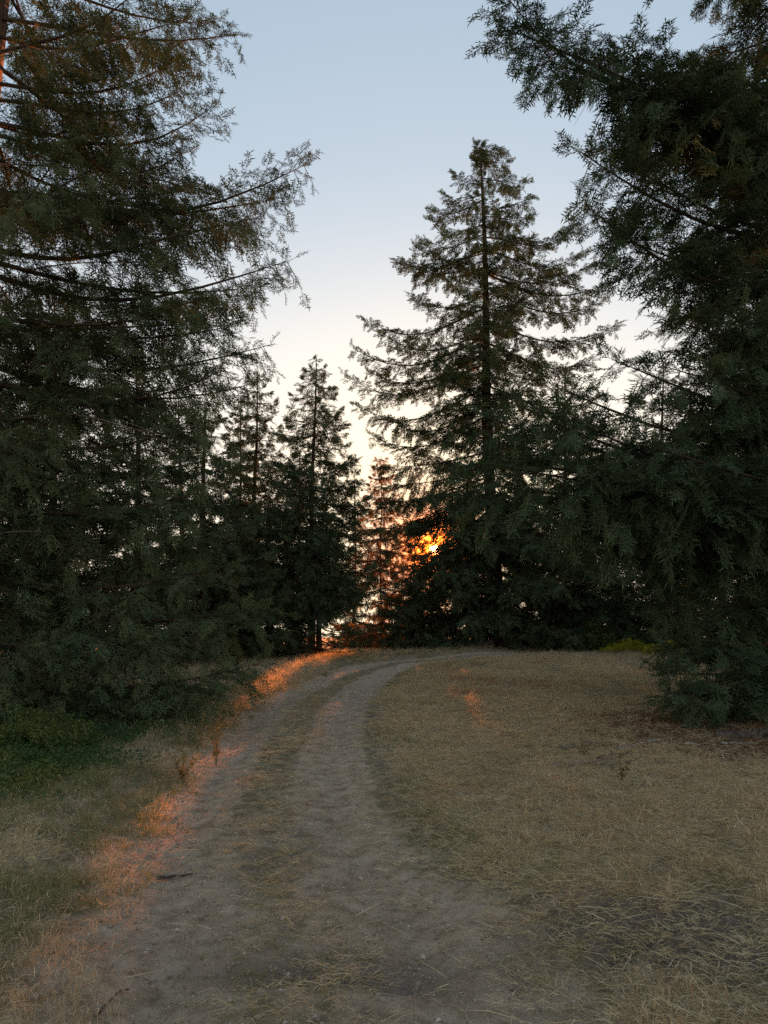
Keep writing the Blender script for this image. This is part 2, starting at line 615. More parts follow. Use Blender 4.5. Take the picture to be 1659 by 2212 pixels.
def make_spray(seed, dens=1.0, width=.05, droop=.12, sub=5, angle=46):
    r = np.random.default_rng(seed)
    B, D, U, Ln, Wd = [], [], [], [], []

    def axis(u):
        return np.array((u, .05 * math.sin(u * 3 + seed), -droop * u * u))
    n = int(13 * dens)
    for i in range(n):
        u = .06 + .90 * (i + r.uniform(-.2, .2)) / n
        u = max(u, .02)
        s = 1 if i % 2 else -1
        a = math.radians(angle + r.uniform(-12, 10)) * (1 - .35 * u)
        L = (.50 - .30 * u) * r.uniform(.75, 1.15) * (.65 + .35 * min(1, u * 5))
        d = np.array((math.cos(a), s * math.sin(a), r.uniform(-.28, .22)))
        d /= np.linalg.norm(d)
        p0 = axis(u)
        B.append(p0); D.append(d); U.append((0, 0, 1)); Ln.append(L); Wd.append(width * .8)
        m = max(2, int(sub * L / .4))
        for j in range(m):
            v = .22 + .72 * (j + .3) / m
            s2 = 1 if j % 2 else -1
            a2 = math.radians(38 + r.uniform(-10, 14)) * s2
            dd = np.array((d[0] * math.cos(a2) - d[1] * math.sin(a2), d[0] * math.sin(a2) + d[1] * math.cos(a2), d[2] + r.uniform(-.35, .3)))
            dd /= np.linalg.norm(dd)
            B.append(p0 + d * L * v); D.append(dd); U.append((r.uniform(-.3, .3), r.uniform(-.3, .3), 1)); Ln.append(r.uniform(.15, .27)); Wd.append(width * r.uniform(.75, 1.15))
    B.append(axis(.85)); D.append((.97, .05, -.2)); U.append((0, 0, 1)); Ln.append(.24); Wd.append(width)
    V, F = blades(np.array(B), norm(np.array(D, float)), norm(np.array(U, float)), np.array(Ln), np.array(Wd))
    bl = np.repeat(r.random(len(B)), 4)
    # the woody axis
    P = np.array([axis(u) for u in (0, .45, .9)])[None]
    tv, tf = tubes(P, np.array([[.012, .009, .004]]), 3)
    F2 = tf + len(V)
    return np.concatenate((V, tv)), [F, F2], np.concatenate((bl, np.ones(len(tv)) * .9))


SPRAYS = {}
for kind, kw in {'near': dict(dens=.9, width=.054, sub=4), 'broad': dict(dens=1.0, width=.050, sub=5, angle=40), 'far': dict(dens=.8, width=.086, sub=4)}.items():
    SPRAYS[kind] = [proto('spray_source', *make_spray(100 + k * 7 + len(kind) * 31, droop=.05 + .09 * k % .3, **kw), M_NEEDLE) for k in range(5)]


SPRAYS['rusty'] = [proto('spray_source', *make_spray(240 + k * 7, dens=.8, width=.075, sub=4), M_RUST) for k in range(4)]


def make_clump(seed, n, h, spread, lean, width, flat=False, head=0.0):
    r = np.random.default_rng(seed)
    Vs, Fs, bl = [], [], []
    c = 0
    for i in range(n):
        a, rr = r.uniform(0, 2 * PI), spread * math.sqrt(r.random())
        p = np.array((math.cos(a) * rr, math.sin(a) * rr, -.01))
        th = a + r.normal(0, .9)
        ln = h * r.uniform(.45, 1.15)
        le = lean * r.uniform(.3, 1.3)
        if flat:
            el = r.uniform(-.02, .16)
            e = np.array((math.cos(th) * math.cos(el), math.sin(th) * math.cos(el), math.sin(el)))
            p[2] = r.uniform(.002, .035)
            q1, q2 = p + e * ln * .5 + np.array((0, 0, r.uniform(0, .02))), p + e * ln
        else:
            e = np.array((math.cos(th), math.sin(th), 0))
            q1 = p + np.array((0, 0, ln * .55)) + e * ln * le * .25
            q2 = p + np.array((0, 0, ln * max(.25, 1 - .45 * le))) + e * ln * le * .8
        s = np.cross(norm(q2 - p), (math.cos(a * 3), math.sin(a * 3), .2))
        s = norm(s) * width * r.uniform(.6, 1.2)
        Vs += [p - s * .5, p + s * .5, q1 + s * .4, q1 - s * .4, q2]
        Fs += [(c, c + 1, c + 2), (c, c + 2, c + 3), (c + 3, c + 2, c + 4)]
        b = r.random()
        bl += [b] * 5
        c += 5
        if head and not flat and r.random() < head:      # seed head
            d = norm(q2 - q1)
            w = norm(np.cross(d, (0, 0, 1)) + np.array((.01, .02, 0))) * width * 2.6
            Vs += [q2 - d * .01, q2 + d * .035 - w * .5, q2 + d * .08, q2 + d * .035 + w * .5]
            Fs += [(c, c + 2, c + 1), (c, c + 3, c + 2)]
            bl += [min(1, b + .5)] * 4
            c += 4
    return np.array(Vs), [np.array(Fs)], np.array(bl)


def make_leaf_clump(seed, n, h, spread, size):
    r = np.random.default_rng(seed)
    a = r.uniform(0, 2 * PI, n)
    rr = spread * np.sqrt(r.random(n))
    B = np.stack((np.cos(a) * rr, np.sin(a) * rr, h * r.random(n) ** .8), -1)
    az, el = r.uniform(0, 2 * PI, n), r.uniform(-.5, .7, n)
    D = np.stack((np.cos(az) * np.cos(el), np.sin(az) * np.cos(el), np.sin(el)), -1)
    U = norm(np.stack((r.uniform(-.6, .6, n), r.uniform(-.6, .6, n), np.ones(n)), -1))
    Ln = size * r.uniform(.6, 1.3, n)
    V, F = blades(B, D, U, Ln, Ln * .62, .3)
    return V, [F], np.repeat(r.random(n), 4)


DRY_UP = [proto('tuft_source', *make_clump(300 + k, 24, .10 + .03 * (k % 3), .09, 1.2, .0034, head=.06), M_DRY) for k in range(7)]
DRY_FLAT = [proto('tuft_source', *make_clump(330 + k, 24, .13, .12, 1.0, .0034, flat=True), M_DRY) for k in range(5)]
GREEN_UP = [proto('tuft_source', *make_clump(360 + k, 28, .055, .08, 1.0, .0034), M_GREEN) for k in range(5)]
GREEN_TALL = [proto('tuft_source', *make_clump(380 + k, 24, .22, .08, 1.25, .0040), M_GREEN) for k in range(5)]
DRY_TALL = [proto('tuft_source', *make_clump(400 + k, 22, .30, .09, .9, .0036, head=.3), M_DRY) for k in range(6)]
STRAWS = [proto('straw_source', *make_clump(430 + k, 9, .10, .12, 1, .0034, flat=True), M_STRAW) for k in range(6)]
LONG_STRAWS = [proto('straw_source', *make_clump(450 + k, 2, .26, .06, 1, .0042, flat=True), M_STRAW) for k in range(5)]
DUFF = [proto('straw_source', *make_clump(470 + k, 16, .09, .12, 1, .006, flat=True), M_NEEDLE_LITTER) for k in range(5)]
COVER = [proto('tuft_source', *make_leaf_clump(500 + k, 34, .14, .16, .055), M_COVER) for k in range(4)]
BRACKEN = [proto('tuft_source', *make_leaf_clump(520 + k, 30, .22, .16, .075), M_BRACKEN) for k in range(3)]
WEEDS = [proto('tuft_source', *make_leaf_clump(540 + k, 14, .10, .045, .05), M_WEED) for k in range(3)]

def make_crumbs(seed):
    """A few little clods and pebbles lying together."""
    r = np.random.default_rng(seed)
    O = np.array([(1, 0, 0), (-1, 0, 0), (0, 1, 0), (0, -1, 0), (0, 0, 1), (0, 0, -1)], float)
    OF = np.array([(0, 2, 4), (2, 1, 4), (1, 3, 4), (3, 0, 4), (2, 0, 5), (1, 2, 5), (3, 1, 5), (0, 3, 5)])
    V, F, b = [], [], []
    for i in range(5):
        c = np.array((r.uniform(-.06, .06), r.uniform(-.06, .06), .002))
        V.append(c + O * r.uniform(.6, 1.3, (6, 3)) * (.003 + .008 * r.random() ** 2) * (1, 1, .7))
        F.append(OF + 6 * i)
        b.append(np.full(6, r.random()))
    return np.concatenate(V), [np.concatenate(F)], np.concatenate(b)


CRUMBS = [proto('crumb_source', *make_crumbs(560 + k), M_CRUMB) for k in range(5)]
_groups = {}


def scatter_group(sources):
    key = tuple(o.name for o in sources)
    if key in _groups:
        return _groups[key]
    g = bpy.data.node_groups.new('scatter', 'GeometryNodeTree')
    g.interface.new_socket('Geometry', in_out='INPUT', socket_type='NodeSocketGeometry')
    g.interface.new_socket('Geometry', in_out='OUTPUT', socket_type='NodeSocketGeometry')
    n, l = g.nodes, g.links
    gi, go = n.new('NodeGroupInput'), n.new('NodeGroupOutput')
    inst = n.new('GeometryNodeInstanceOnPoints')
    inst.inputs['Pick Instance'].default_value = True
    l.new(gi.outputs[0], inst.inputs['Points'])
    j = n.new('GeometryNodeJoinGeometry')
    for o in reversed(sources):
        oi = n.new('GeometryNodeObjectInfo')
        oi.inputs['Object'].default_value = o
        oi.inputs['As Instance'].default_value = False
        ti = n.new('GeometryNodeGeometryToInstance')
        l.new(oi.outputs['Geometry'], ti.inputs[0])
        l.new(ti.outputs[0], j.inputs[0])
    l.new(j.outputs[0], inst.inputs['Instance'])

    def named(nm, ty, sock):
        a = n.new('GeometryNodeInputNamedAttribute')
        a.data_type = ty
        a.inputs['Name'].default_value = nm
        l.new(a.outputs['Attribute'], inst.inputs[sock])
    named('pick', 'INT', 'Instance Index')
    named('rot', 'FLOAT_VECTOR', 'Rotation')
    named('size', 'FLOAT', 'Scale')
    l.new(inst.outputs[0], go.inputs[0])
    _groups[key] = g
    return g


def scatter(name, P, rot, size, tint, sources, seed=0, parent=None, **props):
    """One object of scattered pieces: points that carry rotation, size and tint."""
    r = np.random.default_rng(seed + len(P))
    me = bpy.data.meshes.new(name)
    me.vertices.add(len(P))
    off = np.array(parent.location) if parent is not None else np.zeros(3)
    me.vertices.foreach_set('co', (np.asarray(P) - off).astype(np.float32).ravel())
    a = me.attributes.new('rot', 'FLOAT_VECTOR', 'POINT')
    a.data.foreach_set('vector', np.asarray(rot, np.float32).ravel())
    fattr(me, 'size', size)
    fattr(me, 'tint', tint)
    a = me.attributes.new('pick', 'INT', 'POINT')
    a.data.foreach_set('value', r.integers(0, len(sources), len(P)).astype(np.int32))
    me.materials.append(sources[0].data.materials[0])
    o = bpy.data.objects.new(name, me)
    C.objects.link(o)
    if parent is not None:
        o.parent = parent
    md = o.modifiers.new('scatter', 'NODES')
    md.node_group = scatter_group(sources)
    for k, v in props.items():
        o[k] = v
    return o


def euler_from(d, up):
    X = norm(d)
    Y = norm(np.cross(up, X))
    Z = np.cross(X, Y)
    ry = np.arcsin(np.clip(-X[:, 2], -1, 1))
    rx = np.arctan2(Y[:, 2], Z[:, 2])
    rz = np.arctan2(X[:, 1], X[:, 0])
    return np.stack((rx, ry, rz), -1)


# ------------------------------------------------------------------ conifers
GLADE = np.array([(-1.9, 4.5), (-2.15, 7), (-2.45, 9.5), (-2.9, 14), (-3.1, 19), (-2.4, 26), (-1.2, 31)])


def sunlit_gap(P, r):
    """The slanting lane through the crowns that lets the low sun reach the left verge."""
    k = math.tan(SUN_EL)
    yh = (P[:, 1] - P[:, 2] / k) / (1 - .03 / k)
    xh = P[:, 0] - (P[:, 1] - yh) * math.tan(SUN_AZ)
    c = np.interp(yh, GLADE[:, 1], GLADE[:, 0])
    w = np.interp(yh, (4, 10, 18, 26, 31), (.34, .55, .95, 1.1, 1.1))
    p = np.exp(-((xh - c) / w) ** 4) * ((yh > 4) & (yh < 32)) * (P[:, 1] > yh + .5)
    p = p * np.where(yh < 16, smooth(.22, .42, fbm(xh * 1.2, yh * .35, 71, 2)), 1.)
    return r.random(len(P)) < .97 * p


class Tree:
    def __init__(self, label, base, top, r0, seed, group='conifers round the meadow', name='conifer_tree', sink=.15):
        self.r = np.random.default_rng(seed)
        self.seed = seed
        bz = terrain(base[0], base[1])
        self.base = np.array((base[0], base[1], bz))
        self.top = np.array(top, float)
        self.H = self.top[2] - bz
        self.root = thing(name, label, 'tree', self.base, group)
        self.r0 = r0
        self.limbs = []
        self.P, self.D, self.U, self.Sz, self.Ti = [], [], [], [], []
        # trunk with a slight wander and a root flare
        n = 22
        f = np.linspace(0, 1, n) ** 1.15
        ax = self.base + (self.top - self.base) * f[:, None]
        ax[:, 0] += np.sin(f * 5 + seed) * .20 * self.H / 15 * f * (1 - f) * 2
        ax[:, 1] += np.sin(f * 4 + seed * 2) * .06 * self.H / 15 * f * (1 - f) * 2
        ax[0, 2] -= sink + .2
        self.axis, self.f = ax, f
        R = r0 * (1 - f) ** .85 + .012 + r0 * .55 * np.exp(-f * self.H / .55)
        V, F = tubes(ax[None], R[None], 12)
        g = np.random.default_rng(seed + 1)
        V += (np.sin(np.arange(len(V)) % 12 * 2.1 + seed)[:, None] * .07 * r0 * np.concatenate([norm(V[i * 12:(i + 1) * 12] - ax[i]) for i in range(n)]))
        self.part('trunk', V, F, M_BARK)

    def part(self, name, V, F, m, **p):
        me = mesh_np(name, V - self.base, [F], True)
        me.materials.append(m)
        o = bpy.data.objects.new(name, me)
        C.objects.link(o)
        o.parent = self.root
        for k, v in p.items():
            o[k] = v
        return o

    def on_trunk(self, z):
        f = np.clip((z - self.base[2]) / self.H, 0, 1)
        return np.array([np.interp(f, self.f, self.axis[:, k]) for k in range(3)])

    def limb(self, z0, tip, sag=.5, r=None, t0=.28, Ls=.9, step=.15, spray=.42, hang=.35, brown=0., sep=.17, tint0=.2, twig_n=3, up_tip=.25, rise=0.):
        rg = self.r
        tip = np.asarray(tip, float)
        P0 = self.on_trunk(z0)
        L = np.linalg.norm(tip - P0)
        t = np.linspace(0, 1, 9)
        side = norm(np.cross(tip - P0, (0, 0, 1.)))
        wob = rg.normal(0, .03) * L

        def cur(t):
            t = np.asarray(t)[..., None]
            p = P0 + (tip - P0) * t
            z = -sag * np.sin(PI * t ** 1.15) + rise * np.sin(PI * t ** .7) + 0
            return p + np.array((0, 0, 1.)) * z + side * wob * np.sin(2 * PI * t)
        P = cur(t)
        r = r or (.010 + .0068 * L)
        R = r * (1 - t) ** .8 + .004
        V, F = tubes(P[None], R[None], 6)
        # secondary twigs
        K = max(4, int(L * (1 - t0) / step))
        ts = np.clip(t0 + (1 - t0) * (np.arange(K) + rg.uniform(-.4, .4, K)) / K, .02, .985)
        p0 = cur(ts)
        T = norm(cur(np.minimum(ts + .03, 1.02)) - cur(ts - .03))
        B = norm(np.cross(T, (0, 0, 1.)))
        N = np.cross(B, T)
        s = np.where(np.arange(K) % 2, 1., -1.)
        hg = rg.random(K) < hang
        ct, st = rg.uniform(.45, .8, K), rg.uniform(.55, .85, K)
        d = T * ct[:, None] + B * (s * st)[:, None] + N * rg.uniform(-.25, .2, K)[:, None]
        dh = T * rg.uniform(.2, .6, K)[:, None] + B * (s * rg.uniform(.1, .5, K))[:, None] - np.array((0, 0, 1.)) * rg.uniform(.5, 1.0, K)[:, None]
        d = norm(np.where(hg[:, None], dh, d))
        Le = Ls * min(1., .30 + .17 * L)
        l = Le * np.minimum(1, (1 - ts) * 1.6 + .48) * np.minimum(1, (ts - t0) * 3 + .55) * rg.uniform(.6, 1.15, K)
        dr = np.where(hg, .1, .22)
        uu = np.array((0, .5, 1.))
        tw = p0[:, None] + d[:, None] * (l[:, None] * uu)[..., None]
        tw[:, :, 2] -= (dr * l)[:, None] * uu ** 2
        V2, F2 = tubes(tw, np.repeat(np.array([[.0075, .005, .002]]), K, 0), twig_n)
        self.limbs.append((np.concatenate((V, V2)), np.concatenate((F, F2 + len(V)))))
        # sprays on each twig
        M = np.maximum(2, np.ceil(l / sep).astype(int))
        k = np.repeat(np.arange(K), M)
        j = np.arange(len(k)) - np.repeat(np.cumsum(M) - M, M)
        u = (j + .6) / M[k]
        pos = p0[k] + d[k] * (l[k] * u)[:, None]
        pos[:, 2] -= dr[k] * l[k] * u * u
        sd = norm(np.cross(d[k], (0, 0, 1.)) + rg.normal(0, .05, (len(k), 3)))
        s2 = np.where(j % 2, 1., -1.)
        last = j == M[k] - 1
        e = d[k] * .72 + sd * (s2 * .68 * ~last)[:, None] + rg.normal(0, .18, (len(k), 3))
        e[:, 2] -= .15 + .2 * hg[k]
        up = np.array((0, 0, 1.)) + rg.normal(0, .38, (len(k), 3))
        spray = spray * min(1., .55 + .22 * L)
        sz = spray * rg.uniform(.5, 1.3, len(k)) * (.62 + .38 * np.minimum(1, (1 - ts[k]) * 3))
        # limb tip tuft
        nt = 6
        tt = norm(cur(1.0) - cur(.93))
        tp = cur(np.linspace(.86, 1.0, nt))
        te = norm(tt + rg.normal(0, .35, (nt, 3)) + np.array((0, 0, up_tip)))
        pos, e = np.concatenate((pos, tp)), np.concatenate((e, te))
        up = np.concatenate((up, norm(np.array((0, 0, 1.)) + rg.normal(0, .8, (nt, 3)))))
        sz = np.concatenate((sz, spray * rg.uniform(.6, .85, nt)))
        self.P.append(pos); self.D.append(e); self.U.append(up); self.Sz.append(sz)
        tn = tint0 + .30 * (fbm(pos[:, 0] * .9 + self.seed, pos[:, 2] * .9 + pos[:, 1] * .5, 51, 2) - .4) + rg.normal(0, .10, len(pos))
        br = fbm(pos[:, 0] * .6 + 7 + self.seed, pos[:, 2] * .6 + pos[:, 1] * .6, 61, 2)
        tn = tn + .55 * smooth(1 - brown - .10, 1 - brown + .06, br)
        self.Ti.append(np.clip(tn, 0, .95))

    def bare_limb(self, h, az, L):
        """A dead limb without needles."""
        rg = self.r
        p = self.on_trunk(self.base[2] + h)
        t = np.linspace(0, 1, 8)
        d = np.array((math.sin(az), math.cos(az), rg.uniform(-.35, .05)))
        P = p + d * (L * t)[:, None] + np.cumsum(rg.normal(0, .02 * L, (8, 3)), 0)
        V, F = tubes(P[None], (.016 * (1 - t) + .003)[None], 5)
        k = 9
        f = rg.uniform(.3, .95, k)
        q = np.stack([np.interp(f, t, P[:, c]) for c in range(3)], -1)
        e = norm(d + rg.normal(0, .6, (k, 3)))
        l = L * rg.uniform(.08, .22, k)
        tw = q[:, None] + e[:, None] * (l[:, None] * np.array((0, .5, 1.)))[..., None] + rg.normal(0, .012, (k, 3, 3)) * np.array((0, 1, 1.))[None, :, None]
        V2, F2 = tubes(tw, np.repeat(np.array([[.006, .004, .0015]]), k, 0), 3)
        self.part('dead_limb', np.concatenate((V, V2)), np.concatenate((F, F2 + len(V))), M_TWIG)

    def fill(self, z0, z1, n, length, droop=0., rise=.0, az=None, whorl=0., sagr=(.04, .10), **kw):
        """Limbs all round the trunk between two heights above its foot; length and droop may be functions of the height."""
        rg = self.r
        hs = z0 + (z1 - z0) * (np.arange(n) + rg.uniform(0, 1, n)) / n
        if whorl:
            hs = np.clip(np.round(hs / whorl) * whorl + rg.normal(0, .07 * whorl, n), z0, z1)
        for i, h in enumerate(hs):
            a = (i * 2.39996 + rg.uniform(-.5, .5)) if az is None else rg.uniform(*az)
            L = length(h, a) if callable(length) else length
            L *= rg.uniform(.8, 1.1)
            if L < .15:
                continue
            zb = self.base[2] + h
            p = self.on_trunk(zb)
            dz = droop(h) if callable(droop) else droop
            tip = p + np.array((math.sin(a) * L, math.cos(a) * L, -dz * L))
            gz = terrain(tip[0], tip[1]) + .25
            tip[2] = max(tip[2], gz + rg.uniform(0, .3))
            self.limb(zb, tip, sag=rg.uniform(*sagr) * L, **kw)

    def finish(self, sprays, joined=False, lims=True, drop=None):
        if joined:
            off, VV, FF = 0, [], []
            for V, F in self.limbs:
                VV.append(V); FF.append(F + off); off += len(V)
            self.part('boughs', np.concatenate(VV), np.concatenate(FF), M_LIMB, kind='stuff')
        else:
            for V, F in self.limbs:
                self.part('limb', V, F, M_LIMB)
        P, D, U = (np.concatenate(q) for q in (self.P, self.D, self.U))
        Sz, Ti = np.concatenate(self.Sz), np.concatenate(self.Ti)
        if drop is not None:
            k = ~drop(P, self.r)
            P, D, U, Sz, Ti = P[k], D[k], U[k], Sz[k], Ti[k]
        g = ~sunlit_gap(P, self.r)
        scatter('crown', P[g], euler_from(D, U)[g], Sz[g], Ti[g], sprays, self.seed, self.root, kind='stuff')
        return len(P)


TOTAL = 0
# --- the great redwood in the middle, between the camera and the sun's right side
base = at(1078, 1395, 36)
ct = Tree('tall lone redwood with tapering spire rising against the open sky behind the meadow', base[:2], at(1036, 318, 35.3), .38, 3)
gz = ct.base[2]
CT = dict(spray=.52, step=.13, sep=.18, Ls=.86, t0=.12, tint0=.18, hang=.22)
left_tips = [(979, 375, -.9), (954, 417, -.9), (930, 451, -.8), (929, 474, -.6), (910, 518, -.5), (893, 530, -.4), (872, 566, -.3), (850, 563, -.2),
             (885, 640, .2), (783, 690, .5), (820, 720, .6), (758, 750, .7), (790, 800, .9), (743, 808, 1.1), (768, 876, 1.4), (840, 905, 1.6), (800, 940, 1.8)]
right_tips = [(1081, 335, -.9), (1100, 350, -.9), (1137, 394, -.9), (1150, 430, -.8), (1148, 470, -.6), (1156, 510, -.5), (1241, 491, -1.2), (1262, 545, -.8),
              (1281, 570, -.4), (1338, 600, .0), (1300, 650, .2), (1338, 700, .5), (1290, 770, .8), (1310, 850, 1.2)]
for k, (px, py, dz) in enumerate(left_tips + right_tips):
    tip = at(px, py, 36 + (k * 7 % 5 - 2) * .45)
    L = abs(tip[0] - ct.base[0])
    big = L > 2.5
    ct.limb(tip[2] + dz * .55, tip, sag=(.17 if big else .06) * L, brown=.02, up_tip=.6, **CT)
top_h = ct.H


def ct_len(h, a):
    f = 1 - h / top_h
    base_l = .06 + 7.2 * f ** 1.08
    return min(base_l, 5.2) * (.92 if math.cos(a) < .3 else .8)


ct.fill(9.0, top_h - .3, 88, ct_len, whorl=1.2, sagr=(.13, .2), droop=-.24, brown=.02, up_tip=.5, **CT)
# lower limbs hang down towards the ground, thin on the sunlit left
low = dict(CT, hang=.5)


def ct_low(h, a):
    s = math.sin(a)
    return 5.6 if s > .2 else (4.3 if s > -.5 else 4.0)


ct.fill(1.2, 9.0, 64, ct_low, whorl=1.0, droop=.38, brown=.05, **low)
for px, py, dz in ((818, 1090, 1.6), (845, 1140, 2.4), (870, 1215, 3.4), (900, 1230, 3.2), (920, 1290, 3.4), (850, 1240, 3.4), (800, 1150, 2.2), (835, 1050, 1.2), (822, 1085, 1.2), (830, 1195, 3.0), (860, 1265, 3.6), (830, 1330, 3.4), (905, 1150, 2.6), (880, 1390, 2.4), (950, 1380, 1.6), (815, 1010, 1.0)):
    tip = at(px, py, 35.2)
    ct.limb(tip[2] + dz, tip, sag=.25, brown=.12, **low)


def ct_gap(P, r):
    """A stretch of the crown thinned so the sun shows through, low on its left side."""
    u, w = P[:, 0] - (.0712 * P[:, 1] - .35), P[:, 2] - (CAM_Z + .1214 * P[:, 1] + .2)
    a, b = u * .80 + w * .60, -u * .60 + w * .80
    g = np.exp(-(a / 2.3) ** 4 - (b / .75) ** 2)
    hole = np.hypot(P[:, 0] - .0712 * P[:, 1], P[:, 2] - (CAM_Z + .1214 * P[:, 1])) < .24  # sprays cleared along the sight line to the sun
    return (r.random(len(P)) < .84 * g) | hole


ct.fill(6.5, top_h - 3, 30, lambda h, a: .6 + 3.2 * (1 - h / top_h), az=(PI - .8, PI + .8), droop=-.05, brown=.02, up_tip=.4, **CT)
ct.fill(top_h - 1.5, top_h - .02, 14, lambda h, a: .16 + .2 * (top_h - h), droop=-1.3, brown=.0, up_tip=1.4, **dict(CT, spray=.55))
TOTAL += ct.finish(SPRAYS['far'], drop=ct_gap)

# --- the near redwood on the left
lt = Tree('huge near redwood on the left, its long limbs reaching out over the verge', (-8.4, 13.0), (-8.7, 13.3, 27), .48, 5)
NL = dict(spray=.40, step=.12, sep=.15, Ls=.9, hang=.45, t0=.15)
for px, py, Y, dz, sg in ((408, 40, 12.2, .9, .5), (380, 130, 12.0, .8, .5), (300, 250, 12.5, .7, .4), (470, 222, 12.2, .5, .7), (400, 330, 13.2, .6, .5), (668, 352, 12.3, .1, .9), (600, 430, 13.2, .5, .6), (560, 470, 11.6, .6, .5),
                          (632, 560, 12.2, .6, .8), (560, 620, 13.4, .9, .4), (505, 705, 11.8, 1.2, .3), (440, 640, 11.2, 1.0, .4), (583, 745, 12.8, .4, .6), (480, 800, 11.6, .8, .5), (540, 830, 13.6, .7, .5),
                          (450, 905, 11.2, .8, .5), (490, 985, 12.4, .8, .5), (430, 1065, 11.0, .8, .4), (470, 1150, 12.4, 1.0, .4), (420, 1235, 10.8, .9, .4), (500, 1225, 12.6, .8, .4), (566, 1312, 11.4, .6, .35), (430, 1370, 10.6, .5, .2)):
    tip = at(px, py, Y)
    lt.limb(tip[2] + dz * .6, tip, sag=sg, brown=.08, tint0=.24, up_tip=.55, **dict(NL, Ls=1.1, step=.10))
# the bare-ended low bough that sweeps just above the verge
tip = at(562, 1432, 10.6)
lt.limb(tip[2] + .5, tip, sag=.62, brown=.02, tint0=.12, t0=.30, Ls=.70, step=.07, sep=.12, spray=.38, hang=.3, up_tip=.9)


def lt_len(h, a):
    return 4.9 if h < 15 else max(.5, 4.9 * (27 - h) / 12)


lt.fill(.9, 6, 31, lt_len, droop=lambda h: .16 if h < 4 else .06, brown=.08, tint0=.24, **NL)
lt.fill(6, 16, 33, lt_len, whorl=1.1, droop=lambda h: .16 if h < 4 else .06, brown=.08, tint0=.24, **NL)
lt.fill(16, 26, 26, lt_len, droop=.0, brown=.12, tint0=.20, **dict(NL, sep=.26))
for h, a, L in ((1.5, 1.9, 5.0), (2.3, 2.3, 5.2), (3.4, 1.7, 5.4), (5.2, 2.0, 5.5), (6.8, 1.6, 5.2), (8.5, 1.8, 5.6), (10.5, 1.5, 5.0)):
    lt.bare_limb(h, a, L)
TOTAL += lt.finish(SPRAYS['near'])

# --- the near redwood on the right, dark, arching over the meadow
rt = Tree('dark near redwood on the right, arching over the meadow and trailing to the ground', (8.9, 12.7), (9.2, 13.0, 26), .50, 8)
NR = dict(spray=.48, step=.12, sep=.15, Ls=.9, hang=.5, tint0=-.02, t0=.15)  # tint at the dark end puts the silhouette's shade into the needle colour
for px, py, Y, dz, sg in ((1068, -40, 9.0, .6, .5), (1090, 60, 9.2, .9, .3), (1150, 120, 9.4, 1.0, .3), (1225, 110, 9.0, 1.0, .2), (1320, 90, 9.8, .8, .4), (1410, 165, 9.6, .7, .3),
                          (1240, 318, 9.6, .3, .5), (1300, 330, 10.2, .4, .5), (1262, 440, 9.6, .2, .6), (1330, 510, 10.4, .5, .4), 
                          (1320, 775, 10.0, .2, .5), (1190, 830, 9.4, .3, .5), (1130, 880, 9.2, .3, .5), (1230, 900, 8.6, .5, .4), (1060, 905, 9.4, .5, .5), (985, 965, 9.8, .7, .5), (1010, 1040, 9.6, 1.0, .4),
                          (1095, 1010, 8.8, .8, .3), (1180, 1010, 8.9, .9, .3), (1270, 1030, 9.0, 1.0, .3), (1350, 1060, 9.3, 1.1, .2), (1400, 960, 8.6, .8, .3),
                          (1450, 690, 10.2, .5, .3), (1510, 640, 10.8, .6, .3), (1560, 720, 10.2, .6, .3), (1610, 670, 9.8, .6, .2), (1430, 790, 9.8, .5, .3), (1530, 790, 9.4, .5, .3), (1620, 780, 10.4, .5, .3), (1430, 1120, 10.4, 1.0, .2), (1425, 1220, 11, .9, .2), (1440, 1300, 10.8, .8, .2), (1445, 1390, 10.8, .7, .2), (1428, 1455, 10.6, .5, .15), (1480, 1500, 10.2, .5, .1)):
    tip = at(px, py, Y)
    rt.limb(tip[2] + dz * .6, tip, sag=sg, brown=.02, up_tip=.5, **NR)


def rt_len(h, a):
    w = math.sin(a)           # -1 points at the path
    if h < 3.2:
        return 2.9
    if h < 5.6:
        return 4.2
    if h < 16:
        return 2.5 if w < .1 else 4.1
    return max(.5, 4.1 * (25 - h) / 9)


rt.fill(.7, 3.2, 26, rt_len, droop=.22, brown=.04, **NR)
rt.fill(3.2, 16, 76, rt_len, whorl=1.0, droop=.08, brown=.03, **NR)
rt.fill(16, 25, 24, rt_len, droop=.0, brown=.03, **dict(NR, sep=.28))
for h, a, L in ((.9, 4.3, 3.4), (1.6, 4.0, 3.6), (2.4, 4.5, 3.2), (3.3, 4.2, 4.4), (4.4, 4.6, 4.4), (6.5, 4.3, 3.6), (9.0, 4.4, 3.6)):
    rt.bare_limb(h, a, L)


def rt_gap(P, r):
    """Clear air between the top bough, the middle boughs and the heavy low boughs."""
    x, e = P[:, 0] / P[:, 1], (P[:, 2] - CAM_Z) / P[:, 1]
    up = (x < .37) * np.exp(-((e - .815 - .25 * (x - .3)) / .052) ** 4)
    lo = (x < .405) * np.exp(-((e - .49) / .052) ** 4)
    return r.random(len(P)) < .93 * np.maximum(up, lo)


TOTAL += rt.finish(SPRAYS['broad'], drop=rt_gap)


